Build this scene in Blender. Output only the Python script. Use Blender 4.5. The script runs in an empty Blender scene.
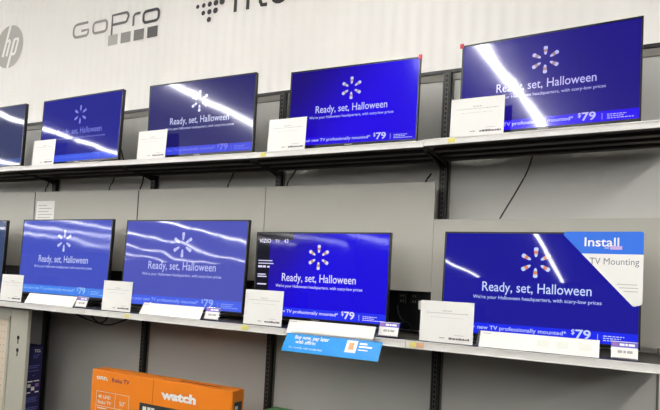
import bpy, bmesh, math, random
from mathutils import Matrix, Vector
random.seed(7)
S = bpy.context.scene
C = S.collection

# ------------------------------------------------------------------ camera
cam = bpy.data.cameras.new('camera')
cam.sensor_fit = 'HORIZONTAL'; cam.sensor_width = 36.0
FPX, CX, CY = 569.53, 324.94, 256.16
cam.lens = FPX / 660 * 36
cam.shift_x = (330 - CX) / 660
cam.shift_y = (CY - 205) / 660
cam.clip_start = 0.05; cam.clip_end = 200
co = bpy.data.objects.new('camera', cam); C.objects.link(co)
_y, _p, _r = 0.4787, 0.0429, 0.0498
fw = Vector((-math.sin(_y)*math.cos(_p), math.cos(_y)*math.cos(_p), math.sin(_p)))
rt = Vector((math.cos(_y), math.sin(_y), 0)); upv = rt.cross(fw)
r2 = rt*math.cos(_r) + upv*math.sin(_r); u2 = upv*math.cos(_r) - rt*math.sin(_r)
m3 = Matrix((r2, u2, -fw)).transposed()
co.matrix_world = Matrix.Translation((0.9969, -3.5138, 1.55)) @ m3.to_4x4()
S.camera = co

# ------------------------------------------------------------------ world, exposure
W = bpy.data.worlds.new('store_ambient'); S.world = W; W.use_nodes = True
bg = W.node_tree.nodes['Background']
bg.inputs['Color'].default_value = (0.90, 0.95, 1.0, 1); bg.inputs['Strength'].default_value = 0.07
S.view_settings.view_transform = 'Standard'; S.view_settings.look = 'None'
S.view_settings.gamma = 1.0; S.view_settings.use_curve_mapping = False
S.view_settings.exposure = 0.0
LAMP = 101.0                      # radiance of the ceiling strip lamps

# ------------------------------------------------------------------ materials
def lin(r, g, b):
    f = lambda c: (c/255/12.92) if c/255 <= .04045 else ((c/255+.055)/1.055)**2.4
    return (f(r), f(g), f(b), 1)
def mat(name, col, rough=.5, metal=0., spec=.5, noise=0., nscale=8., emit=None, es=0., trans=0., bump=0.):
    m = bpy.data.materials.new(name); m.use_nodes = True
    nt = m.node_tree; b = nt.nodes['Principled BSDF']
    if len(col) == 3: col = lin(*col)
    b.inputs['Base Color'].default_value = col
    b.inputs['Roughness'].default_value = rough; b.inputs['Metallic'].default_value = metal
    b.inputs['Specular IOR Level'].default_value = spec
    b.inputs['Transmission Weight'].default_value = trans
    if trans: b.inputs['IOR'].default_value = 1.25
    if emit:
        b.inputs['Emission Color'].default_value = emit; b.inputs['Emission Strength'].default_value = es
    if noise or bump:
        tc = nt.nodes.new('ShaderNodeTexCoord'); n = nt.nodes.new('ShaderNodeTexNoise')
        n.inputs['Scale'].default_value = nscale; n.inputs['Detail'].default_value = 4
        nt.links.new(tc.outputs['Object'], n.inputs['Vector'])
        if noise:
            mx = nt.nodes.new('ShaderNodeMix'); mx.data_type = 'RGBA'
            mx.inputs['A'].default_value = tuple(c*(1-noise) for c in col[:3])+(1,)
            mx.inputs['B'].default_value = tuple(min(1, c*(1+noise)) for c in col[:3])+(1,)
            nt.links.new(n.outputs['Fac'], mx.inputs['Factor'])
            nt.links.new(mx.outputs['Result'], b.inputs['Base Color'])
        if bump:
            bp = nt.nodes.new('ShaderNodeBump'); bp.inputs['Strength'].default_value = bump
            bp.inputs['Distance'].default_value = .003
            nt.links.new(n.outputs['Fac'], bp.inputs['Height'])
            nt.links.new(bp.outputs['Normal'], b.inputs['Normal'])
    return m
def display(name, col, es, rough, spec=.5, coat=0., wave=0., grad=None):
    """glossy panel showing a colour; coat adds a sharp clear layer, wave is the panel's slight unevenness,
    grad = (second colour, (dx, dz), start, end): background blends from col to the second colour"""
    m = mat(name, (.006, .006, .009, 1), rough, 0, spec, emit=col if len(col) == 4 else lin(*col), es=es)
    nt = m.node_tree; b = nt.nodes['Principled BSDF']
    b.inputs['Coat Weight'].default_value = coat; b.inputs['Coat Roughness'].default_value = .065
    tc = nt.nodes.new('ShaderNodeTexCoord')
    if wave:
        n = nt.nodes.new('ShaderNodeTexNoise'); n.inputs['Scale'].default_value = 3.2; n.inputs['Detail'].default_value = .6
        bp = nt.nodes.new('ShaderNodeBump'); bp.inputs['Strength'].default_value = 1; bp.inputs['Distance'].default_value = wave
        nt.links.new(tc.outputs['Object'], n.inputs['Vector']); nt.links.new(n.outputs['Fac'], bp.inputs['Height'])
        nt.links.new(bp.outputs['Normal'], b.inputs['Normal']); nt.links.new(bp.outputs['Normal'], b.inputs['Coat Normal'])
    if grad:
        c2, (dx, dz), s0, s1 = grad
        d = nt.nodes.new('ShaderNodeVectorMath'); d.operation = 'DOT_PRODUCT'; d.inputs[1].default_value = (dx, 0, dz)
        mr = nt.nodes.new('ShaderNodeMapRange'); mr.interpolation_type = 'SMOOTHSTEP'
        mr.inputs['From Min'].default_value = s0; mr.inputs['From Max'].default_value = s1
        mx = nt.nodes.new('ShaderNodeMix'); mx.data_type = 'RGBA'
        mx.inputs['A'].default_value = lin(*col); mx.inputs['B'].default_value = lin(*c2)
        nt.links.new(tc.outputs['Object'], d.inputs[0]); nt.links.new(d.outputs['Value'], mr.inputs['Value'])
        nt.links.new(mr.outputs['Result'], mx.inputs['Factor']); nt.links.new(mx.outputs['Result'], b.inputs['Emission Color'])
    return m

M = dict(
 wall=mat('cream_wall_panel', (238, 233, 226), .55, noise=.02, nscale=1.5),
 ceil=mat('ceiling_deck', (150, 150, 150), .8, noise=.05),
 floor=mat('polished_concrete', (46, 44, 42), .5, noise=.1, nscale=2),
 back=mat('grey_back_panel', (196, 194, 187), .55, noise=.03, nscale=3),
 disp=mat('light_grey_panel', (176, 172, 161), .5, noise=.03, nscale=4),
 trimgrey=mat('grey_trim', (120, 116, 108), .5),
 black=mat('black_steel', (16, 15, 14), .45, noise=.15, nscale=20),
 slot=mat('slot_black', (6, 6, 6), .8),
 steel=mat('bare_steel', (150, 147, 138), .4, .3),
 deck=mat('dark_shelf_steel', (66, 62, 57), .5, noise=.06, nscale=6),
 under=mat('shelf_underside', (58, 53, 47), .55, noise=.1, nscale=6),
 lip=mat('white_label_channel', (228, 224, 218), .4, noise=.02),
 bez=mat('tv_black_plastic', (12, 12, 13), .3, noise=.1, nscale=30),
 paper=mat('white_card', (240, 237, 231), .6, noise=.01),
 ink=mat('grey_ink', (176, 172, 166), .7), dark=mat('dark_ink', (98, 95, 92), .7),
 tint=mat('pale_tint_ink', (232, 231, 221), .7),
 acr=mat('clear_acrylic', (245, 247, 248), .05, trans=1.0),
 yellow=mat('yellow_sticker', (236, 222, 118), .6), orangetag=mat('orange_sticker', (232, 182, 140), .6),
 red=mat('red_tag', (214, 66, 78), .5), violet=mat('violet_ink', (108, 96, 200), .5), redink=mat('red_ink', (150, 100, 176), .5),
 cable=mat('black_rubber', (18, 18, 18), .5),
 orange=mat('orange_card', (255, 140, 22), .5, noise=.02, nscale=5), purple=mat('purple_ink', (110, 30, 100), .5),
 maroon=mat('maroon_ink', (150, 30, 20), .6), white=mat('white_ink', (245, 243, 238), .55),
 charcoal=mat('charcoal_ink', (52, 54, 58), .5), navy=mat('navy_card', (22, 20, 78), .45, noise=.05),
 blueink=mat('mid_blue_ink', (86, 90, 160), .5), green=mat('green_card', (92, 150, 88), .5, noise=.1),
 palegreen=mat('pale_card', (214, 214, 200), .5),
 flyer=mat('sky_blue_print', (30, 152, 232), .4), instblue=mat('bright_blue_print', (22, 108, 226), .4),
 pink=mat('pink_ink', (205, 170, 225), .5), greyink=mat('slate_ink', (128, 128, 138), .6),
 cab=mat('cabinet_enamel', (188, 185, 170), .45, noise=.02), peg=mat('beige_pegboard', (222, 206, 182), .7, noise=.04, nscale=12),
 hole=mat('peg_hole', (120, 102, 84), .8),
 sign1=mat('pale_grey_vinyl', (172, 166, 156), .5), sign2=mat('mid_grey_vinyl', (138, 132, 124), .5),
 sign3=mat('grey_vinyl', (112, 107, 100), .5), sign4=mat('deep_grey_vinyl', (92, 87, 82), .5), sign5=mat('dark_vinyl', (70, 66, 62), .5),
 brownk=mat('black_vinyl', (48, 45, 43), .5),
 lamp=mat('lamp_diffuser', (255, 255, 255), .5, emit=(1, .995, .975, 1), es=LAMP),
 lamphouse=mat('lamp_housing', (230, 230, 228), .5),
)

# ------------------------------------------------------------------ mesh helpers
class MB:
    """collects shapes, builds ONE mesh object with material slots"""
    def __init__(s): s.bm = bmesh.new(); s.mats = []
    def mi(s, m):
        if m not in s.mats: s.mats.append(m)
        return s.mats.index(m)
    def _set(s, faces, m):
        i = s.mi(m)
        for f in faces: f.material_index = i
    def box(s, a, b, m, bev=0., seg=2, T=None):
        n0 = set(s.bm.faces)
        r = bmesh.ops.create_cube(s.bm, size=1)
        vs = r['verts']
        for v in vs:
            v.co = Vector([(a[k]+b[k])/2 + v.co[k]*(b[k]-a[k]) for k in range(3)])
        if bev:
            es = list({e for v in vs for e in v.link_edges})
            bmesh.ops.bevel(s.bm, geom=es, offset=bev, segments=seg, affect='EDGES', profile=.5)
        fs = [f for f in s.bm.faces if f not in n0]
        if T: bmesh.ops.transform(s.bm, matrix=T, verts=list({v for f in fs for v in f.verts}))
        s._set(fs, m); return s
    def poly(s, pts, m, T=None):
        vs = [s.bm.verts.new(T @ Vector(p) if T else Vector(p)) for p in pts]
        f = s.bm.faces.new(vs); s._set([f], m); return s
    def prism(s, pts, d, m, T=None):
        """polygon pts (x,z) at y=0 facing -Y, thickness d behind"""
        f0 = [Vector((x, 0, z)) for x, z in pts]; f1 = [Vector((x, d, z)) for x, z in pts]
        if T: f0 = [T @ v for v in f0]; f1 = [T @ v for v in f1]
        a = [s.bm.verts.new(v) for v in f0]; b = [s.bm.verts.new(v) for v in f1]
        n = len(a); fs = [s.bm.faces.new(a), s.bm.faces.new(b[::-1])]
        for i in range(n): fs.append(s.bm.faces.new((a[(i+1) % n], a[i], b[i], b[(i+1) % n])))
        s._set(fs, m); return s
    def rect(s, x0, z0, x1, z1, y, m, T=None):
        return s.poly([(x0, y, z0), (x1, y, z0), (x1, y, z1), (x0, y, z1)], m, T)
    def disc(s, x, z, r, y, m, T=None, n=20, rz=None):
        rz = rz or r
        return s.poly([(x+r*math.cos(2*math.pi*k/n), y, z+rz*math.sin(2*math.pi*k/n)) for k in range(n)], m, T)
    def ribbon(s, pts, w, y, m, closed=False, T=None):
        """flat stroke of width w along (x,z) points"""
        n = len(pts); P = [Vector((p[0], p[1])) for p in pts]; L = []; R = []
        for i in range(n):
            a = P[(i-1) % n] if (closed or i > 0) else P[i]; b = P[(i+1) % n] if (closed or i < n-1) else P[i]
            d1 = (P[i]-a); d2 = (b-P[i])
            t = ((d1.normalized() if d1.length else Vector((0, 0)))+(d2.normalized() if d2.length else Vector((0, 0)))).normalized()
            nn = Vector((-t.y, t.x))*w/2
            L.append(P[i]+nn); R.append(P[i]-nn)
        for i in range(n if closed else n-1):
            j = (i+1) % n
            s.poly([(q.x, y, q.y) for q in (R[i], R[j], L[j], L[i])], m, T)
        return s
    def tube(s, pts, r, m, n=8):
        P = [Vector(p) for p in pts]; rings = []
        for i, p in enumerate(P):
            t = (P[min(i+1, len(P)-1)]-P[max(i-1, 0)]).normalized()
            a = t.cross(Vector((0, 0, 1)) if abs(t.z) < .9 else Vector((1, 0, 0))).normalized(); b = t.cross(a)
            rings.append([s.bm.verts.new(p+a*r*math.cos(2*math.pi*k/n)+b*r*math.sin(2*math.pi*k/n)) for k in range(n)])
        fs = []
        for i in range(len(rings)-1):
            for k in range(n):
                fs.append(s.bm.faces.new((rings[i][k], rings[i][(k+1) % n], rings[i+1][(k+1) % n], rings[i+1][k])))
        fs += [s.bm.faces.new(rings[0][::-1]), s.bm.faces.new(rings[-1])]
        for f in fs: f.smooth = True
        s._set(fs, m); return s
    def text(s, body, x, z, w, cap, y, m, bold=0., T=None, align='L'):
        """lettering: left (or centre) x, baseline z, total width w, cap height cap"""
        vs, fs, bw, bc = glyphs(body, bold)
        if w is None: w = bw*cap/bc
        if align == 'C': x = x-w/2
        sx, sz = w/bw, cap/bc
        nv = [s.bm.verts.new((T @ Vector((x+v[0]*sx, y, z+v[1]*sz))) if T else Vector((x+v[0]*sx, y, z+v[1]*sz))) for v in vs]
        out = []
        for f in fs:
            try: out.append(s.bm.faces.new([nv[i] for i in f]))
            except ValueError: pass
        s._set(out, m); return s
    def build(s, name, parent=None, loc=None):
        me = bpy.data.meshes.new(name)
        bmesh.ops.recalc_face_normals(s.bm, faces=[f for f in s.bm.faces if len(f.edges) and all(len(e.link_faces) == 2 for e in f.edges)])
        s.bm.to_mesh(me); s.bm.free()
        for m in s.mats: me.materials.append(m)
        o = bpy.data.objects.new(name, me); C.objects.link(o)
        if parent: o.parent = parent
        if loc: o.location = loc
        return o
_g = {}
def glyphs(body, bold):
    k = (body, bold)
    if k in _g: return _g[k]
    def conv(t):
        cu = bpy.data.curves.new('t', 'FONT'); cu.body = t; cu.size = 1; cu.resolution_u = 3; cu.offset = bold
        o = bpy.data.objects.new('t', cu); C.objects.link(o)
        dg = bpy.context.evaluated_depsgraph_get(); dg.update()
        me = bpy.data.meshes.new_from_object(o.evaluated_get(dg))
        r = ([tuple(v.co[:2]) for v in me.vertices], [tuple(p.vertices) for p in me.polygons])
        bpy.data.objects.remove(o); bpy.data.curves.remove(cu); bpy.data.meshes.remove(me)
        return r
    vs, fs = conv(body); hv, _ = conv('H')
    x0 = min(v[0] for v in vs); x1 = max(v[0] for v in vs)
    cap = max(v[1] for v in hv)-min(v[1] for v in hv); b0 = min(v[1] for v in hv)
    _g[k] = ([(v[0]-x0, v[1]-b0) for v in vs], fs, x1-x0, cap)
    return _g[k]
def tag(o, label, cat, group=None):
    o['label'] = label; o['category'] = cat
    if group: o['group'] = group
    return o
def thing(name, label, cat, loc=(0, 0, 0), rz=0, group=None):
    o = bpy.data.objects.new(name, None); C.objects.link(o); o.empty_display_size = .05
    o.location = loc; o.rotation_euler = (0, 0, rz)
    return tag(o, label, cat, group)
def struct(o): o['kind'] = 'structure'; return o
def lean(a, base=(0, 0, 0)):
    """leans a sheet's top away from the room by angle a about its bottom edge"""
    return Matrix.Translation(base) @ Matrix.Rotation(-a, 4, 'X')

# ------------------------------------------------------------------ setting
struct(MB().box((-46, -46, -.1), (16, .3, 0), M['floor']).build('floor'))
struct(MB().box((-46, -46, 5.12), (16, .3, 5.25), M['ceil']).build('ceiling'))
mb = MB(); pts = []
x = -16.; prof = tuple((.0075*k, .0024-.0024*math.cos(2*math.pi*k/12)) for k in range(13))
while x < 6:
    for dx, dy in prof[:-1]: pts.append((x+dx, .05-.007+dy))
    x += .09
for a, b in zip(pts, pts[1:]):
    mb.poly([(a[0], a[1], 0), (b[0], b[1], 0), (b[0], b[1], 5.12), (a[0], a[1], 5.12)], M['wall'])
for f in mb.bm.faces: f.smooth = True
bmesh.ops.remove_doubles(mb.bm, verts=mb.bm.verts, dist=1e-4)
mb.box((-16, .056, 0), (6, .12, 5.12), M['wall'])
struct(mb.build('wall_back'))

# added unseen partition 2 m high, behind the photographer, shading the under-shelf area
struct(MB().box((-22, -4.45, 0), (7, -4.35, 2.0), M['trimgrey'], .01).build('added_partition'))

# rows of ceiling strip lamps running away from the wall (mirrored in the screens)
ROWS = [-1.2-5.1*k for k in range(8)] + [3.9, 9.0]
for k, rx in enumerate(ROWS):
    t = thing('ceiling_strip_light', 'long white ceiling strip light running away from the wall, part of the ceiling rows', 'ceiling light',
              (rx, 0, 5.03), 0, 'rows of ceiling strip lights')
    hb = MB(); db = MB(); y = -1.6
    while y > -40:
        hb.box((-.07, y-2.4, .02), (.07, y, .09), M['lamphouse'])
        db.box((-.05, y-2.38, 0), (.05, y-.02, .02), M['lamp'])
        y -= 2.55
    hb.build('housing', t); db.build('diffuser', t)

# ------------------------------------------------------------------ gondola: backs, uprights, rails
PX = 1.22
NAMES = {-4: 'far left', -3: 'second from left', -2: 'middle', -1: 'fourth from left', 0: 'rightmost', }
sec = {-4: 'leftmost', -3: 'second from the left', -2: 'middle', -1: 'fourth from the left', 0: 'rightmost'}
for i in range(-4, 1):
    x0, x1 = i*PX+.0255, (i+1)*PX-.0255
    t = thing('shelving_panel', 'tall grey metal back panel of the %s shelving bay' % sec[i], 'back panel', (x0, 0, .15), 0, 'grey back panels behind the shelves')
    MB().box((0, 0, 0), (x1-x0, .02, 2.755), M['back'], .002).build('panel', t)
    b = MB().box((0, -.008, 2.71), (x1-x0, .022, 2.755), M['trimgrey'], .002)
    b.box((0, -.004, 0), (.012, 0, 2.71), M['trimgrey']).box((x1-x0-.012, -.004, 0), (x1-x0, 0, 2.71), M['trimgrey'])
    b.build('edge_trim', t)
    r = MB().box((i*PX, -.012, 2.907), ((i+1)*PX, .03, 2.931), M['black'], .003).build('top_rail')
    tag(r, 'thin black rail capping the %s bay below the cream wall' % sec[i], 'rail', 'black rails along the top of the bays')
upl = {-4: 'beyond the left edge of the frame', -3: 'left of the leftmost white-edged TV pair', -2: 'third from the right', -1: 'second from the right, behind the centre TVs', 0: 'beside the rightmost TVs', 1: 'at the right edge'}
upl = {-3: 'black slotted upright standing right of the navy carton', -2: 'black slotted upright rising behind the orange carton',
       -1: 'black slotted upright standing right of the orange carton', 0: 'black slotted upright left of the rightmost pair of televisions'}
for i in range(-3, 1):
    t = thing('slotted_upright', upl[i], 'upright', (i*PX, -.002, .12), 0, 'black slotted uprights between the bays')
    b = MB().box((-.024, -.036, 0), (.024, .0, 2.79), M['black'], .003)
    b.build('post', t)
    b = MB().box((-.011, -.0375, 0), (.009, -.0362, 2.78), mat('slot_strip', (82, 79, 74), .45, .3))
    for k in range(92):
        z = .02+k*.03
        b.box((-.0065, -.0392, z), (.0045, -.0372, z+.019), M['slot'])
    b.build('slot_strip', t)

# ------------------------------------------------------------------ shelves
def shelf(i, zl, zr, depth, lh, label, group):
    """section i; zl/zr = height of the label channel's bottom edge at its two ends"""
    x0, x1 = i*PX, (i+1)*PX
    t = thing('shelf', label, 'shelf', (x0, 0, 0), 0, group)
    sl = Matrix.Identity(4); sl[2][0] = (zr-zl)/PX; sl[2][3] = zl        # section hangs a touch out of level
    L = PX
    b = MB().box((.002, -depth+.006, lh-.026), (L-.002, -.045, lh), M['deck'], .002, T=sl)
    b.box((.004, -depth+.008, .004), (L-.004, -depth+.020, lh-.026), M['deck'], T=sl)
    b.build('deck', t)
    b = MB()
    for yy in (.10, .22, .34):
        b.box((.03, -depth+yy, lh-.045), (L-.03, -depth+yy+.05, lh-.026), M['under'], .004, T=sl)
    b.build('stiffener', t)
    b = MB().box((.001, -depth, 0), (L-.001, -depth+.006, lh), M['lip'], .0015, T=sl)
    b.box((.001, -depth-.004, lh-.006), (L-.001, -depth+.004, lh+.001), M['lip'], .001, T=sl)
    b.box((.001, -depth-.004, 0), (L-.001, -depth+.004, .005), M['lip'], .001, T=sl)
    b.build('label_channel', t)
    for xx in (.014, L-.020):
        b = MB(); hh = lh-.027
        P = [(-.04, hh), (-.32, hh), (-.32, hh-.015), (-.10, hh-.035), (-.04, hh-.050)]
        V0 = [(xx, y, z) for y, z in P]; V1 = [(xx+.006, y, z) for y, z in P]
        bm = b.bm; a = [bm.verts.new(sl @ Vector(v)) for v in V0]; c = [bm.verts.new(sl @ Vector(v)) for v in V1]
        fs = [bm.faces.new(a), bm.faces.new(c[::-1])]
        for k in range(5): fs.append(bm.faces.new((a[(k+1) % 5], a[k], c[k], c[(k+1) % 5])))
        b._set(fs, M['black']); b.build('bracket', t)
    return t
UH = {-4: (2.357, 2.356), -3: (2.356, 2.343), -2: (2.342, 2.329), -1: (2.328, 2.328), 0: (2.333, 2.347)}
UD, LD, ULH, LLH = .457, .619, .036, .040
def utop(x):
    i = max(-4, min(0, math.floor(x/PX))); a, b = UH[i]; return a+(b-a)*(x/PX-i)+ULH
ups = {-4: 'upper white-edged shelf at the far left carrying the cut-off television', -3: 'upper shelf carrying the television under the camera-maker lettering gap, second from the left',
       -2: 'upper shelf section under the third television from the left', -1: 'upper shelf section under the bright blue television in the centre', 0: 'upper shelf section at the right under the big tilted television'}
ups[-3] = 'upper shelf section under the second television from the left'
los = {-4: 'lower shelf section at the far left above the pegboard cabinet', -3: 'lower shelf section under the second television from the left, cables looping beneath',
       -2: 'lower shelf section above the orange carton', -1: 'lower shelf section with the sky-blue flyer hanging on it', 0: 'lower shelf section at the right below the television with the install sign'}
for i in range(-4, 1):
    shelf(i, *UH[i], UD, ULH, ups[i], 'upper shelf sections')
    shelf(i, 1.2165, 1.2165, LD, LLH, los[i], 'lower shelf sections')
LT = 1.2165+LLH     # lower shelf top

# base shelf the cartons stand on
b = MB().box((-4.88, -.72, .12), (1.3, -.04, .15), M['deck'], .004).box((-4.88, -.70, 0), (1.3, -.68, .12), M['black'])
tag(b.build('base_shelf'), 'long dark base shelf at the bottom of the bays under the cartons', 'shelf')

# ------------------------------------------------------------------ display panels standing off the backs
pan = [(-4, -4.90, -3.733, 1.548, 2.236, 2.224, 'light grey stand-off panel at the far left behind the cut-off lower television'),
       (-3, -3.718, -2.461, 1.545, 2.222, 2.207, 'light grey stand-off panel with a white notice taped on it'),
       (-2, -2.446, -1.236, 1.525, 2.206, 2.191, 'light grey stand-off panel behind the lower television right of the taped notice panel'),
       (-1, -1.231, -.010, 1.513, 2.190, 2.181, 'light grey stand-off panel behind the lower television with the dark side strip'),
       (0, -.008, 1.30, 1.294, 1.953, 1.954, 'lower-hung light grey panel behind the television with the install sign')]
for i, x0, x1, zb, zl, zr, lab in pan:
    t = thing('display_panel', lab, 'panel', (x0, -.17, zb), 0, 'light grey panels behind the lower televisions')
    MB().prism([(0, 0), (x1-x0, 0), (x1-x0, zr-zb), (0, zl-zb)], .018, M['disp']).build('panel', t)
    b = MB()
    for xx in (.18, x1-x0-.22): b.box((xx, .018, .1), (xx+.04, .168, .14), M['black'])
    for xx in (.18, x1-x0-.22): b.box((xx, .018, .5), (xx+.04, .168, .54), M['black'])
    b.build('standoff_arm', t)
    if i in (-3, -2): MB().box((-.013, .002, 0), (-.001, .018, zl-zb-.004), M['black']).build('edge_strip', t)
b = MB().box((0, 0, 0), (.243, .0012, .172), M['paper'], .0003)
for k, (a, c) in enumerate(((.1, .8), (.12, .9), (.1, .7), (.15, .85), (.1, .6))): b.rect(.243*a, .02+k*.027, .243*c, .026+k*.027, -.0006, M['ink'])
tag(b.build('taped_notice', None, (-3.695, -.1725, 1.965)), 'white paper notice taped to the grey panel above the second lower television', 'notice')

# black power raceways seen below the panels
for i in range(-4, 0):
    x0, x1 = i*PX+.035, (i+1)*PX-.035
    t = thing('power_raceway', 'black power raceway along the back of the lower shelf, %s bay' % sec[i], 'power strip', (x0, -.004, LT+.012), 0, 'black power raceways behind the lower televisions')
    MB().box((0, -.055, 0), (x1-x0, -.001, .31), M['bez'], .006).build('body', t)
    for k, xx in enumerate((.32, .62, .96, 1.04)):
        b = MB().box((xx-.026, -.064, .16), (xx+.026, -.054, .235), M['black'], .004)
        for zz in (.178, .212):
            b.box((xx-.010, -.0655, zz-.006), (xx-.006, -.0635, zz+.006), M['steel']).box((xx+.006, -.0655, zz-.006), (xx+.010, -.0635, zz+.006), M['steel'])
        b.build('outlet', t)
b = MB().box((-.105, -.112, 1.40), (-.072, -.062, 1.455), M['palegreen'], .006)
tag(b.build('plug_adapter'), 'small pale plug adapter in the raceway behind the right-hand white card', 'plug')

# ------------------------------------------------------------------ televisions
def television(x, y, zb, w, yaw, tilt, ztop, bgc, es, rough, label, group, content='full', red=None, txt=(204, 208, 250), txt2=None, candy=(196, 150, 120), badge=True, spec=.3, ban=None, coat=0., wave=.0012, grad=None):
    """x,y,zb: centre of the front face's bottom edge; ztop: shelf height under it"""
    h = w*.5625+.022
    ztop = max(ztop, *(utop(x+q*w*.3)+.001 for q in (-1, 1))) if ztop > 2 else ztop
    t = thing('television', label, 'television', (x, y, ztop), yaw, group)
    T = Matrix.Translation((0, 0, zb-ztop)) @ Matrix.Rotation(-tilt, 4, 'X')
    b = MB().box((-w/2, .001, 0), (w/2, .026, h), M['bez'], .003, T=T)
    b.box((-w*.42, .026, .03), (w*.42, .055, h*.55), M['bez'], .012, T=T)
    bz = .0095
    for a, c in (((-w/2, 0), (w/2, .017)), ((-w/2, h-bz), (w/2, h)), ((-w/2, 0), (-w/2+bz, h)), ((w/2-bz, 0), (w/2, h))):
        b.box((a[0], -.003, a[1]), (c[0], .002, c[1]), M['bez'], .001, T=T)
    b.build('housing', t)
    n = t.name
    D = lambda nm, c: display(n+nm, c, es, rough, spec, coat, wave)
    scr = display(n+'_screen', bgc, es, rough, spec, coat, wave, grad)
    tx = D('_type', txt); tb = D('_small_type', txt2 or txt)
    s_ = MB().rect(-w/2+.008, .015, w/2-.008, h-.008, 0, scr, T).build('screen', t)
    # banner
    bc = ban or tuple(min(255, int(c*1.0+d)) for c, d in zip(bgc, (10, 28, 70)))
    bnm = D('_banner', bc)
    b = MB().rect(-w/2+.0095, .017, w/2-.0095, .078*w, -.0006, bnm, T)
    if content != 'dim':
        b.text('Get your new TV professionally mounted*', -.43*w, .044*w, .592*w, .021*w, -.0012, tb, .008, T)
        b.text('$', .186*w, .054*w, .016*w, .026*w, -.0012, tb, .01, T)
        b.text('79', .206*w, .033*w, .072*w, .047*w, -.0012, tb, .02, T)
        b.rect(.309*w, .030*w, .311*w, .066*w, -.0012, tb, T)
        for (u0, u1, v) in ((.335, .43, .055), (.335, .415, .044), (.335, .465, .033)):
            u = u0
            while u < u1:
                d = random.uniform(.008, .018); b.rect(u*w, v*w, min(u1, u+d)*w, (v+.0045)*w, -.0012, tb, T); u += d+.004
    b.build('banner', s_)
    if content != 'dim':
        full = glyphs('Ready, set, Halloween', .004)[2]; k = .552*w/full
        MB().text('Ready, set,', -.276*w, .255*w, glyphs('Ready, set,', .004)[2]*k, .052*w, -.0006, tx, .004, T).build('headline', s_)
        hw = glyphs('Halloween', .004)[2]*k
        MB().text('Halloween', .276*w-hw, .255*w, hw, .052*w, -.0006, tx, .004, T).build('headline', s_)
        MB().text("We're your Halloween headquarters, with scary-low prices", 0, .213*w, .648*w, .0185*w, -.0006, tx, .003, T, 'C').build('subheading', s_)
    # six-rayed starburst, each ray a candy: pale tips with an orange-brown middle
    mid = D('_candy', candy)
    b = MB(); cx, cz = 0, .42*w
    for k in range(6):
        R = T @ Matrix.Translation((cx, 0, cz)) @ Matrix.Rotation(math.radians(60*k), 4, 'Y')
        def cap(z0, z1, r0, r1, mm):
            b.poly([(-r0*w, -.0006, z0*w), (r0*w, -.0006, z0*w), (r1*w, -.0006, z1*w), (-r1*w, -.0006, z1*w)], mm, R)
        cap(.030, .036, .003, .0065, tx); cap(.036, .046, .0065, .0085, tx); cap(.046, .064, .0085, .0105, mid)
        cap(.064, .076, .0105, .0115, tx); cap(.076, .082, .0115, .006, tx)
    b.build('starburst', s_)
    if content == 'strip':
        dk = D('_side', (12, 12, 24))
        b = MB().rect(-.492*w, .018, -.385*w, h-.0095, -.0010, dk, T).rect(-.385*w, h-.0095-.045*w, -.2*w, h-.0095, -.0010, dk, T)
        b.text('VIZIO', -.475*w, .512*w, .095*w, .026*w, -.0016, tx, .01, T)
        b.text('TV', -.345*w, .514*w, .035*w, .02*w, -.0016, tx, .0, T)
        b.text('43', -.275*w, .512*w, .035*w, .026*w, -.0016, tx, .0, T)
        for u0, u1, v, q in ((-.475, -.36, .385, .006), (-.475, -.35, .366, .006), (-.475, -.44, .34, .014), (-.435, -.41, .34, .014), (-.40, -.38, .34, .012), (-.475, -.41, .29, .007), (-.475, -.4, .275, .007), (-.475, -.4, .222, .009)):
            b.rect(u0*w, v*w, u1*w, (v+q)*w, -.0016, tx, T)
        b.build('feature_strip', s_)
    if badge:
        MB().rect(-.03*w, .005, .03*w, .011, -.0036, M['steel'], T).build('brand_badge', t)
    for sx in (-1, 1):
        xx = sx*w*.30; dz = zb-ztop
        b = MB().box((xx-.012, .004, .012), (xx+.012, .022, dz+.02), M['bez'], .003)
        b.box((xx-.014, -.034, .0005), (xx+.014, .125, .012), M['bez'], .004)
        b.build('foot', t)
    if red is not None:
        sx = red
        b = MB().box((sx*w/2-.014, -.006, h-.016), (sx*w/2+.008, .002, h+.012), M['red'], .003, T=T @ Matrix.Translation((0, 0, 0)))
        b.build('red_tag', t)
    return t
GU, GL = 'televisions on the upper shelf', 'televisions on the lower shelf'
television(.616, -.353, 2.403, .911, -.053, .025, utop(.616), (24, 8, 132), 1, .20, 'upper television at the right end, tilted in view, red tag on its left corner', GU, red=-1, ban=(40, 0, 245), spec=.14, coat=.9, wave=.002, txt=(200, 196, 252), candy=(170, 140, 140))
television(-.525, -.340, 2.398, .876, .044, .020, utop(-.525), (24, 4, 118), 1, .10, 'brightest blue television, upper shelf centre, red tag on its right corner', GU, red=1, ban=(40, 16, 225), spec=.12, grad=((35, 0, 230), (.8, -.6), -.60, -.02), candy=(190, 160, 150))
television(-1.720, -.351, 2.400, .947, .037, -.011, utop(-1.72), (26, 22, 104), 1, .20, 'upper television below the dotted wall logo, a broad light streak across it', GU, ban=(62, 72, 226), spec=.12, coat=.9, txt2=(120, 128, 236), candy=(150, 150, 225))
television(-2.949, -.378, 2.408, .951, -.009, .020, utop(-2.949), (38, 40, 142), 1, .05, 'upper television below the grey camera-maker lettering', GU, ban=(66, 92, 230), txt=(124, 128, 222), txt2=(92, 116, 236), candy=(140, 145, 225))
television(-4.135, -.372, 2.414, .952, .0, .015, utop(-4.135), (58, 64, 104), 1, .05, 'dull blue television cut off at the left edge, upper shelf', GU, content='dim', ban=(60, 84, 150))
television(-4.262, -.43, 1.312, 1.07, .0, .024, LT, (54, 72, 112), 1, .05, 'dull blue television cut off at the left edge, lower shelf', GL, content='dim', ban=(60, 84, 150))
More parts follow.
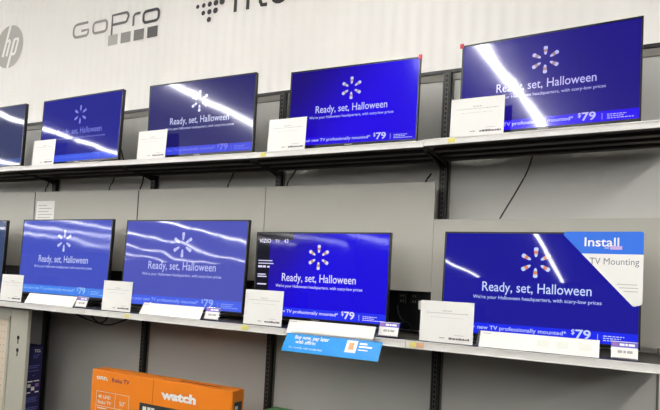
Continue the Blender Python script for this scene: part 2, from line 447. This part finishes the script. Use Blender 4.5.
television(-2.983, -.424, 1.316, 1.072, -.009, .026, LT, (66, 80, 190), 1, .05, 'pale blue lower television under the taped white notice', GL, ban=(72, 132, 236), txt=(196, 206, 246), txt2=(150, 196, 250), candy=(190, 196, 240), wave=.002)
television(-1.738, -.437, 1.297, 1.085, .027, .036, LT, (80, 86, 182), 1, .035, 'lower television above the orange carton, thin light streaks across it', GL, ban=(74, 100, 232), txt=(196, 200, 246), txt2=(150, 176, 250), candy=(190, 192, 240), wave=.002)
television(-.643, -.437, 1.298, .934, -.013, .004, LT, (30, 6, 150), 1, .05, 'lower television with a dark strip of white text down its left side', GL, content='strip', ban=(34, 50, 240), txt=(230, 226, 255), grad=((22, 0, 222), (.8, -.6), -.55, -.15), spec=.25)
television(.611, -.425, 1.294, .960, .013, .042, LT, (22, 18, 150), 1, .03, 'lower television at the right end with the install sign over its corner', GL, ban=(24, 40, 236), txt=(200, 214, 255), candy=(220, 140, 96), wave=.0013)

# corner sign hung on the lower right television
w = .960; h = w*.5625+.022
t = thing('install_sign', 'white and blue corner sign hung on the lower right television', 'sign', (.611, -.425, 1.294), .013)
T = Matrix.Rotation(-.042, 4, 'X') @ Matrix.Translation((0, -.008, 0))
top = h+.004
def arc(cx, cz, r, a0, a1, n=6): return [(cx+r*math.cos(math.radians(a0+(a1-a0)*k/n)), cz+r*math.sin(math.radians(a0+(a1-a0)*k/n))) for k in range(n+1)]
xr = .505*w; zm = .474*w
cut = .136*w+.03
line = lambda z: .150*w + (0.553*w-z)*((.452-.150)/(.553-.226))      # diagonal edge x at height z
white = [(line(zm), zm)] + [(line(.226*w+.004), .226*w+.004)] + arc(.470*w, .232*w, .018*w, 232, 300) + arc(xr-.02*w, .238*w, .020*w, 300, 360) + [(xr, zm)]
blue = [(line(zm), zm), (xr, zm)] + arc(xr-.012, top-.012, .012, 0, 90, 4) + arc(.150*w, top-.016, .014, 90, 200, 5)
MB().prism(white, .003, M['paper'], T).build('white_card', t)
MB().prism(blue, .003, M['instblue'], T).build('blue_header', t)
b = MB().text('Install', .236*w, .512*w, .160*w, .046*w, -.0006, M['white'], .012, T); b.build('headline', t); b = MB()
b.box((.355*w, -.0012, .497*w), (.410*w, -.0004, .515*w), M['pink'], T=T)
b.rect(.33*w, .503*w, .350*w, .506*w, -.0008, M['white'], T); b.build('pink_badge', t); b = MB()
b.text('TV Mounting', .262*w, .420*w, .225*w, .033*w, -.0006, M['greyink'], .0, T); b.build('lettering', t); b = MB()
for k, (a, c) in enumerate(((.39, .48), (.40, .485), (.42, .485))): b.rect(a*w, (.32-.017*k)*w, c*w, (.323-.017*k)*w, -.0006, M['ink'], T)
b.build('small_print', t)

# ------------------------------------------------------------------ white cards, label strips, price tags
def card(x0, y, z, w, h, label, group):
    t = thing('card_sign', label, 'card sign', (x0, y, z), 0, group)
    T = Matrix.Rotation(-.05, 4, 'X') @ Matrix.Translation((0, 0, .003))
    MB().box((0, 0, 0), (w, .002, h), M['acr'], T=T).box((0, -.004, .0005), (w, .020, .0025), M['acr']).build('acrylic_stand', t)
    b = MB().box((0, -.0016, .001), (w, -.0006, h-.001), M['paper'], T=T)
    for z0, a, c, q in ((.70, .12, .90, .006), (.755, .42, .60, .008), (.60, .2, .8, .003)):
        u = a
        while u < c:
            d = random.uniform(.02, .05); b.rect(u*w, z0*h, min(c, u+d)*w, (z0)*h+q*.55, -.0020, M['ink'], T); u += d+random.uniform(.012, .02)
    b.rect(.38*w, .10*h, .48*w, .125*h, -.0020, M['ink'], T)
    u = .56
    while u < .94:
        d = random.uniform(.03, .06); b.rect(u*w, .085*h, min(.95, u+d)*w, random.uniform(.12, .14)*h, -.0020, M['dark'], T); u += d+.008
    b.rect(.66*w, .19*h, .84*w, .20*h, -.0020, M['ink'], T)
    b.build('printed_sheet', t)
    return t
CU, CL = 'white cards on the upper shelf', 'white cards on the lower shelf'
for x0, ww, lab, dz in ((.141, .289, 'white printed card in front of the right-end upper television', 0), (-1.062, .280, 'white printed card at the left corner of the brightest blue television', 0),
                    (-2.222, .280, 'white printed card left of the upper television under the dotted logo', 0), (-3.424, .272, 'white printed card left of the upper television under the camera-maker lettering', 0)):
    card(x0, -.436, max(utop(x0), utop(x0+ww))+.001, ww, .213, lab, CU)
for x0, ww, lab in ((.065, .280, 'white printed card left of the television with the install sign'), (-1.065, .276, 'white printed card in front of the television with the dark side strip'),
                    (-2.308, .283, 'white printed card between the two pale blue lower televisions'), (-3.480, .270, 'white printed card at the far left of the lower shelf')):
    card(x0, -.592, LT+.001, ww, .214, lab, CL)
def strip(x0, x1, label, k, y=-.606, z=LT+.001, foot=.055):
    t = thing('label_strip', label, 'label holder', (x0, y, z), 0, 'long white label strips on the lower shelf')
    w = x1-x0; T = Matrix.Rotation(-.5, 4, 'X') @ Matrix.Translation((0, 0, .004)); h = .088
    MB().box((-.012, .001, 0), (w+.012, .003, h), M['acr'], T=T).box((-.012, -.002, .0005), (w+.012, foot, .0025), M['acr']).build('acrylic_holder', t)
    b = MB().box((0, -.001, -.002), (w, 0, h-.002), M['paper'], T=T)
    b.rect(.02*w, h*.82, .10*w, h*.86, -.0015, M['ink'], T)
    if k:
        for a in (.50, .66, .84): b.rect(a*w, h*.30, (a+.10)*w, h*.72, -.0015, M['tint'], T)
    b.build('printed_strip', t)
    if k: MB().box((-.012, -.002, 0), (-.002, .006, h), M['bez'], T=T).build('end_clip', t)
strip(-3.150, -2.600, 'long white label strip in front of the television under the taped notice', 0)
strip(-1.928, -1.398, 'long white label strip in front of the television above the orange carton', 0)
strip(-.726, -.178, 'long white label strip directly above the sky-blue flyer', 0, -.644, LT-.024, .003)
strip(.378, .922, 'long white label strip in front of the television with the install sign', 1)
def price(x0, x1, label):
    t = thing('price_tag', label, 'price tag', (x0, -.600, LT+.001), 0, 'small price tags on the lower shelf')
    w = x1-x0; T = Matrix.Rotation(-.35, 4, 'X') @ Matrix.Translation((0, 0, .006)); h = .088
    MB().box((-.004, .001, -.002), (w+.004, .004, h), M['acr'], T=T).box((-.004, -.002, .0005), (w+.004, .05, .003), M['acr']).build('acrylic_holder', t)
    b = MB().box((0, -.001, .004), (w, 0, h-.006), M['paper'], T=T)
    b.rect(.0, h*.62, w, h*.90, -.0015, M['violet'], T).rect(.05*w, h*.66, .26*w, h*.88, -.002, M['redink'], T)
    for a, c in ((.32, .5), (.53, .62), (.65, .88)): b.rect(a*w, h*.70, c*w, h*.82, -.002, M['white'], T)
    for a, c in ((.25, .42), (.46, .56), (.6, .8)): b.rect(a*w, h*.32, c*w, h*.46, -.0015, M['ink'], T)
    b.rect(.04*w, h*.05, .96*w, h*.075, -.0015, M['dark'], T)
    b.build('printed_tag', t)
price(-2.583, -2.468, 'small price tag at the right foot of the television under the taped notice')
price(-1.372, -1.260, 'small price tag at the right foot of the television above the orange carton')
price(-.168, -.055, 'small price tag right of the sky-blue flyer')
price(.970, 1.078, 'small price tag below the install sign at the right end')

# sky-blue flyer hanging off the lower shelf's edge
t = thing('flyer', 'sky-blue payment flyer hanging from the lower shelf edge', 'flyer', (-.709, -.647, LT-.020))
w, hh = .592, .116
T = Matrix.Rotation(math.radians(-34), 4, 'X') @ Matrix.Translation((0, 0, -hh))
MB().box((0, 0, 0), (w, .0015, hh), M['flyer'], T=T).build('printed_sheet', t)
b = MB().text('Buy now, pay later', .10*w, .084, .37*w, .024, -.0008, M['white'], .02, T); b.build('headline', t); b = MB()
b.text('with affirm', .12*w, .054, .22*w, .024, -.0008, M['white'], .02, T)
b.text('Pay monthly with no late fees', .07*w, .022, .36*w, .013, -.0008, M['white'], .0, T); b.build('lettering', t); b = MB()
b.rect(.655*w, .034, .765*w, .108, -.0008, M['white'], T)
b.rect(.685*w, .052, .735*w, .094, -.0012, M['orangetag'], T)
for z, a, c, q in ((.088, .785, .86, .010), (.070, .785, .915, .010), (.052, .785, .88, .006)): b.rect(a*w, z, c*w, z+q, -.0008, M['white'], T)
b.build('code_square', t)
MB().box((.02, .0035, -.004), (w-.02, .0065, .010), M['acr'], .001).build('clip', t)

# coloured shelf-edge stickers
def sticker(x, y, z, w, h, m, label): tag(MB().box((x, y-.0012, z), (x+w, y, z+h), M[m], .0003).build('shelf_sticker'), label, 'sticker', 'shelf edge stickers')
sticker(-1.095, -.4615, utop(-1.08)-.030, .04, .024, 'yellow', 'yellow sticker on the upper shelf edge by the brightest blue television')
sticker(.14, -.4615, utop(.17)-.030, .04, .024, 'yellow', 'yellow sticker on the upper shelf edge below the right-end card')
sticker(-1.055, -.6235, LT-.030, .05, .026, 'yellow', 'yellow sticker on the lower shelf edge left of the sky-blue flyer')
sticker(.025, -.6235, LT-.032, .032, .026, 'yellow', 'yellow sticker on the lower shelf edge below the card by the install television')
sticker(.060, -.6235, LT-.032, .040, .026, 'orangetag', 'orange sticker beside the yellow one on the lower shelf edge')
sticker(-2.04, -.6235, LT-.030, .04, .024, 'yellow', 'yellow sticker on the lower shelf edge under the card between the pale televisions')

# ------------------------------------------------------------------ cables
def smooth(P, n=8):
    P = [Vector(p) for p in P]; out = []
    for i in range(len(P)-1):
        a, b, c, d = P[max(0, i-1)], P[i], P[i+1], P[min(len(P)-1, i+2)]
        for k in range(n):
            t = k/n
            out.append(.5*((2*b)+(c-a)*t+(2*a-5*b+4*c-d)*t*t+(3*b-a-3*c+d)*t**3))
    return out+[P[-1]]
def cable(P, r, label): tag(MB().tube(smooth(P), r, M['cable']).build('power_cable'), label, 'cable', 'black cables')
cable([(.53, -.05, 2.34), (.50, -.05, 2.24), (.452, -.07, 2.135), (.404, -.07, 2.047), (.366, -.07, 1.977), (.33, -.07, 1.90), (.28, -.07, 1.75)], .0045, 'black cable slanting down the grey back under the right-end upper television')
cable([(-.070, -.06, 2.258), (-.082, -.06, 2.24), (-.105, -.06, 2.20), (-.115, -.07, 2.05), (-.11, -.08, 1.6)], .006, 'black cable hanging left of the upright by the right-end televisions')
cable([(-1.05, -.06, 2.335), (-1.09, -.06, 2.28), (-1.125, -.07, 2.2), (-1.13, -.08, 1.9)], .005, 'black cable dropping under the brightest blue television')
cable([(-1.60, -.06, 2.34), (-1.625, -.06, 2.28), (-1.65, -.07, 2.2), (-1.66, -.08, 1.9)], .005, 'black cable dropping under the upper television below the dotted logo')
cable([(-2.855, -.06, 2.35), (-2.875, -.06, 2.30), (-2.9, -.07, 2.23), (-2.9, -.08, 1.9)], .005, 'black cable dropping under the television below the camera-maker lettering')
cable([(-2.52, -.06, 2.345), (-2.53, -.06, 2.28), (-2.545, -.07, 2.2), (-2.54, -.08, 1.9)], .006, 'black cable beside the second upright from the left')
cable([(-3.70, -.06, 2.35), (-3.715, -.06, 2.30), (-3.73, -.07, 2.23), (-3.72, -.08, 1.9)], .006, 'black cable beside the leftmost upright')
cable([(-2.865, -.03, 2.66), (-2.84, -.03, 2.60), (-2.80, -.03, 2.50), (-2.78, -.04, 2.42)], .005, 'black cable hanging at the right side of the television under the lettering')
cable([(-.25, -.085, 1.42), (-.235, -.09, 1.36), (-.20, -.11, 1.325), (-.15, -.12, 1.305), (-.13, -.12, 1.27)], .006, 'black cable drooping out of the power raceway by the install television card')
cable([(-.19, -.13, 1.325), (-.205, -.14, 1.30), (-.215, -.14, 1.268), (-.14, -.16, 1.264), (-.08, -.16, 1.264)], .006, 'black cable lying on the lower shelf by the raceway')
cable([(-2.90, -.34, 1.203), (-2.84, -.34, 1.172), (-2.724, -.34, 1.146), (-2.6, -.34, 1.128), (-2.5, -.34, 1.126), (-2.38, -.34, 1.158), (-2.27, -.34, 1.203)], .007, 'black cable sagging under the lower shelf between two uprights')
cable([(-2.69, -.36, 1.203), (-2.65, -.36, 1.165), (-2.585, -.36, 1.135), (-2.52, -.36, 1.158), (-2.49, -.36, 1.203)], .006, 'shorter black cable looped under the lower shelf')
cable([(-2.40, -.47, 1.295), (-2.44, -.50, 1.265), (-2.50, -.47, 1.264), (-2.47, -.42, 1.275), (-2.38, -.40, 1.29)], .005, 'black cable curled on the lower shelf beside the price tag under the taped notice')

# ------------------------------------------------------------------ wall logos
LY = .040
t = thing('wall_logo', 'round pale grey disc logo with white slanted letters on the cream wall', 'wall logo', (-4.60, LY, 3.775))
MB().disc(0, 0, .222, 0, M['sign1'], n=48).build('disc', t)
b = MB()
def slant(pts, wd): b.ribbon([(x+z*.30, z) for x, z in pts], wd, -.001, M['wall'])
slant([(-.065, .225), (-.065, -.095)], .034); slant([(-.065, .055), (-.02, .065), (-.005, .045), (-.005, -.095)], .032)
slant([(.060, .07), (.060, -.225)], .034); slant([(.060, .065), (.115, .065), (.125, .05), (.125, -.07), (.115, -.085), (.060, -.085)], .030)
b.build('letters', t)
t = thing('wall_logo', 'grey camera-maker lettering with four squares under it on the cream wall', 'wall logo', (0, LY, 0))
def rr(x0, x1, z0, z1, r): return arc(x1-r, z1-r, r, 90, 0, 5)+arc(x1-r, z0+r, r, 0, -90, 5)+arc(x0+r, z0+r, r, -90, -180, 5)+arc(x0+r, z1-r, r, 180, 90, 5)
def letter(pts, m, closed=False, w_=.024): MB().ribbon(pts, w_, 0, M[m], closed).build('letter', t)
letter([(-3.445, 3.838)]+arc(-3.637+.05, 3.838-.05, .05, 90, 180, 5)+arc(-3.637+.05, 3.715+.05, .05, 180, 270, 5)+arc(-3.437-.03, 3.715+.03, .03, 270, 360, 5)+[(-3.437, 3.768), (-3.53, 3.768)], 'sign2')
letter(rr(-3.372, -3.195, 3.716, 3.818, .035), 'sign2', True)
letter([(-3.128, 3.660), (-3.128, 3.846)]+arc(-2.927-.04, 3.846-.04, .04, 90, 0, 5)+arc(-2.927-.04, 3.758+.03, .03, 0, -90, 5)+[(-3.128, 3.758)], 'sign4')
letter([(-2.864, 3.706), (-2.864, 3.775)]+arc(-2.864+.03, 3.812-.03, .03, 180, 90, 4)+[(-2.785, 3.812)], 'sign4')
letter(rr(-2.745, -2.568, 3.712, 3.812, .035), 'brownk', True, .026)
for x0, m in ((-3.167, 'sign1'), (-3.008, 'sign2'), (-2.849, 'sign3'), (-2.690, 'sign5')):
    MB().rect(x0, 3.570, x0+.120, 3.665, 0, M[m]).build('square', t)
t = thing('wall_logo', 'dark dotted arrow logo with lettering cut off at the top of the picture', 'wall logo', (0, LY, 0))
for r, (n0, z) in enumerate(((0, 3.748), (1, 3.684), (2, 3.620))):
    cols = range(n0, 5-n0)
    for k in cols: MB().disc(-2.141+.0625*k, z, .0175+.0022*k, 0, M['brownk'], n=20).build('dot', t)
for k, z in ((1, 3.812), (2, 3.812), (3, 3.812), (2, 3.876)): MB().disc(-2.141+.0625*k, z, .0175+.0022*k, 0, M['brownk']).build('dot', t)
letter([(-1.757, 3.637), (-1.757, 3.86), (-1.735, 3.90), (-1.70, 3.905)], 'brownk', False, .030)
letter([(-1.637, 3.636), (-1.637, 3.80)], 'brownk', False, .030)
letter([(-1.520, 3.88), (-1.520, 3.68), (-1.505, 3.648), (-1.455, 3.645)], 'brownk', False, .030)
letter([(-1.415, 3.92), (-1.415, 3.72)]+arc(-1.345, 3.715, .070, 180, 360, 8)+arc(-1.345, 3.745, .070, 0, 180, 8), 'brownk', False, .030)
letter([(-1.212, 3.636), (-1.212, 3.80)], 'brownk', False, .030)
letter([(-1.10, 3.88), (-1.10, 3.68), (-1.085, 3.648), (-1.035, 3.645)], 'brownk', False, .030)

# ------------------------------------------------------------------ cartons and cabinet below the lower shelf
t = thing('television_carton', 'orange television carton standing under the lower shelf', 'carton', (-2.462, -.5, .151), .004)
w, h, d = 1.278, .660, .128
MB().box((0, 0, 0), (w, d, h), M['orange'], .004).build('box', t)
g = lambda x, z: (x+2.462, z-.151)
b = MB()
x, z = g(-2.414, .742); b.text('onn.', x, z, .120, .036, -.0010, M['white'], .03)
x, z = g(-2.255, .739); b.build('brand_lettering', t); b = MB()
b.text('Roku TV', x, z, .172, .030, -.0010, M['purple'], .015); b.build('purple_lettering', t); b = MB()
x, z = g(-1.783, .684); b.text('watch', x, z, .305, .062, -.0010, M['white'], .05); b.build('headline', t); b = MB()
x, z = g(-2.385, .610); b.text('4K UHD', x, z, .125, .024, -.0010, M['white'], .02)
b.text('Roku TV', x, z-.040, .135, .024, -.0010, M['white'], .02)
b.text('50"', x+.215, z-.030, .06, .03, -.0010, M['white'], .0)
b.build('size_lettering', t)
b = MB(); x0, z1 = g(-2.405, .660)
for xx in (0, .19, .325): b.rect(x0+xx, z1-.30, x0+xx+.003, z1, -.0010, M['white'])
for zz in (0, .105, .17, .235, .297): b.rect(x0, z1-zz-.003, x0+.328, z1-zz, -.0010, M['white'])
for k in range(4): b.rect(x0+.02, z1-.125-.065*k, x0+.11, z1-.118-.065*k, -.0010, M['white']).rect(x0+.21, z1-.125-.065*k, x0+.28, z1-.118-.065*k, -.0010, M['white'])
b.build('feature_table', t)
x0, z1 = g(-1.975, .632)
b = MB().rect(x0, .04, 1.262, z1, -.0010, M['charcoal'])
for a, c in ((.03, .065), (.075, .105), (.11, .14)): b.rect(x0+a, z1-.055, x0+c, z1-.022, -.0015, M['white'])
b.build('picture_panel', t)
MB().rect(.602, .485, .605, .656, -.0010, M['maroon']).build('flap_seam', t)
b = MB().poly([(.80, .045, h+.001), (1.14, .045, h+.001), (1.14, .062, h+.001), (.80, .062, h+.001)], M['maroon']); b.build('top_print', t)
b = MB()
def sidebox(y0, y1, z0, z1, m): b.poly([(w+.001, y0, z0), (w+.001, y1, z0), (w+.001, y1, z1), (w+.001, y0, z1)], m)
sidebox(.02, .105, .1, h-.075, M['charcoal'])
b.poly([(w+.0015, .03, h-.15), (w+.0015, .06, h-.15), (w+.0015, .06, h-.10), (w+.0015, .03, h-.10)], M['white'])
b.poly([(w+.0015, .055, h-.19), (w+.0015, .09, h-.19), (w+.0015, .09, h-.155), (w+.0015, .055, h-.155)], M['ink'])
b.build('side_label', t)

t = thing('television_carton', 'navy television carton showing its narrow end beside the pegboard cabinet', 'carton', (-3.26, -.475, .151))
h = .745
MB().box((-1.25, 0, 0), (0, .145, h), M['navy'], .003).build('box', t)
RT = Matrix.Rotation(math.radians(90), 4, 'Z')          # the end face looks along +X
b = MB().text('TCL', .068, h-.055, .060, .024, -.001, M['white'], .02, RT)
b.build('brand_lettering', t)
b = MB().text('50"', .060, h-.105, .062, .034, -.001, M['blueink'], .02, RT); b.build('size_lettering', t)
b = MB()
for zz, a, c in ((.16, .03, .125), (.175, .03, .11), (.20, .03, .12), (.24, .065, .085), (.42, .02, .12), (.435, .02, .11), (.45, .02, .12), (.50, .02, .13), (.515, .02, .12)):
    b.rect(a, h-zz-.008, c, h-zz, -.001, M['blueink'], RT)
b.build('small_print', t)
b = MB()
for px, pz, ww, hh, m in ((.025, .285, .045, .010, 'white'), (.08, .285, .05, .008, 'white'), (.025, .310, .03, .028, 'palegreen'), (.060, .335, .03, .03, 'white'), (.095, .310, .03, .028, 'redink'), (.025, .375, .03, .010, 'white'), (.095, .375, .035, .010, 'white'), (.03, .56, .09, .07, 'palegreen')):
    b.rect(px, h-pz-hh, px+ww, h-pz, -.001, M[m], RT)
b.build('icon_label', t)

t = thing('television_carton', 'green and white carton top just showing at the bottom edge of the picture', 'carton', (-.985, -.45, .151))
MB().box((0, 0, 0), (.42, .15, .563), M['green'], .004).build('box', t)
b = MB().rect(.11, .03, .40, .560, -.001, M['palegreen'])
b.poly([(.10, .02, .5642), (.36, .02, .5642), (.36, .08, .5642), (.10, .08, .5642)], M['palegreen']); b.build('pale_print', t)

t = thing('pegboard_cabinet', 'pale enamel cabinet end with keyhole slots and beige pegboard', 'cabinet', (-4.60, -.52, .151))
x1 = 1.390; h = 1.050; wl = x1-.217
b = MB().box((wl, 0, 0), (x1, .032, h), M['cab'], .004).box((0, 0, 0), (.2, .032, h), M['cab'], .004).box((.2, 0, h-.075), (wl, .032, h), M['cab'], .004).box((.2, 0, 0), (wl, .032, .10), M['cab'], .004)
b.box((wl-.028, -.008, .1), (wl, .012, h-.07), M['cab'], .004).box((.2, -.008, h-.10), (wl, .012, h-.075), M['cab'], .004)
b.build('frame', t)
b = MB().box((.2, .015, .1), (wl-.025, .022, h-.095), M['peg'])
for i in range(22):
    for j in range(15): b.disc(wl-.055-.0254*1.5*i, .13+.055*j, .0045, .0145, M['hole'], n=8)
b.build('pegboard', t)
for zz in (.815, .715):
    b = MB().disc(x1-.105, zz, .017, -.001, M['slot'], n=16).rect(x1-.112, zz-.05, x1-.098, zz, -.001, M['slot'])
    b.build('keyhole', t)
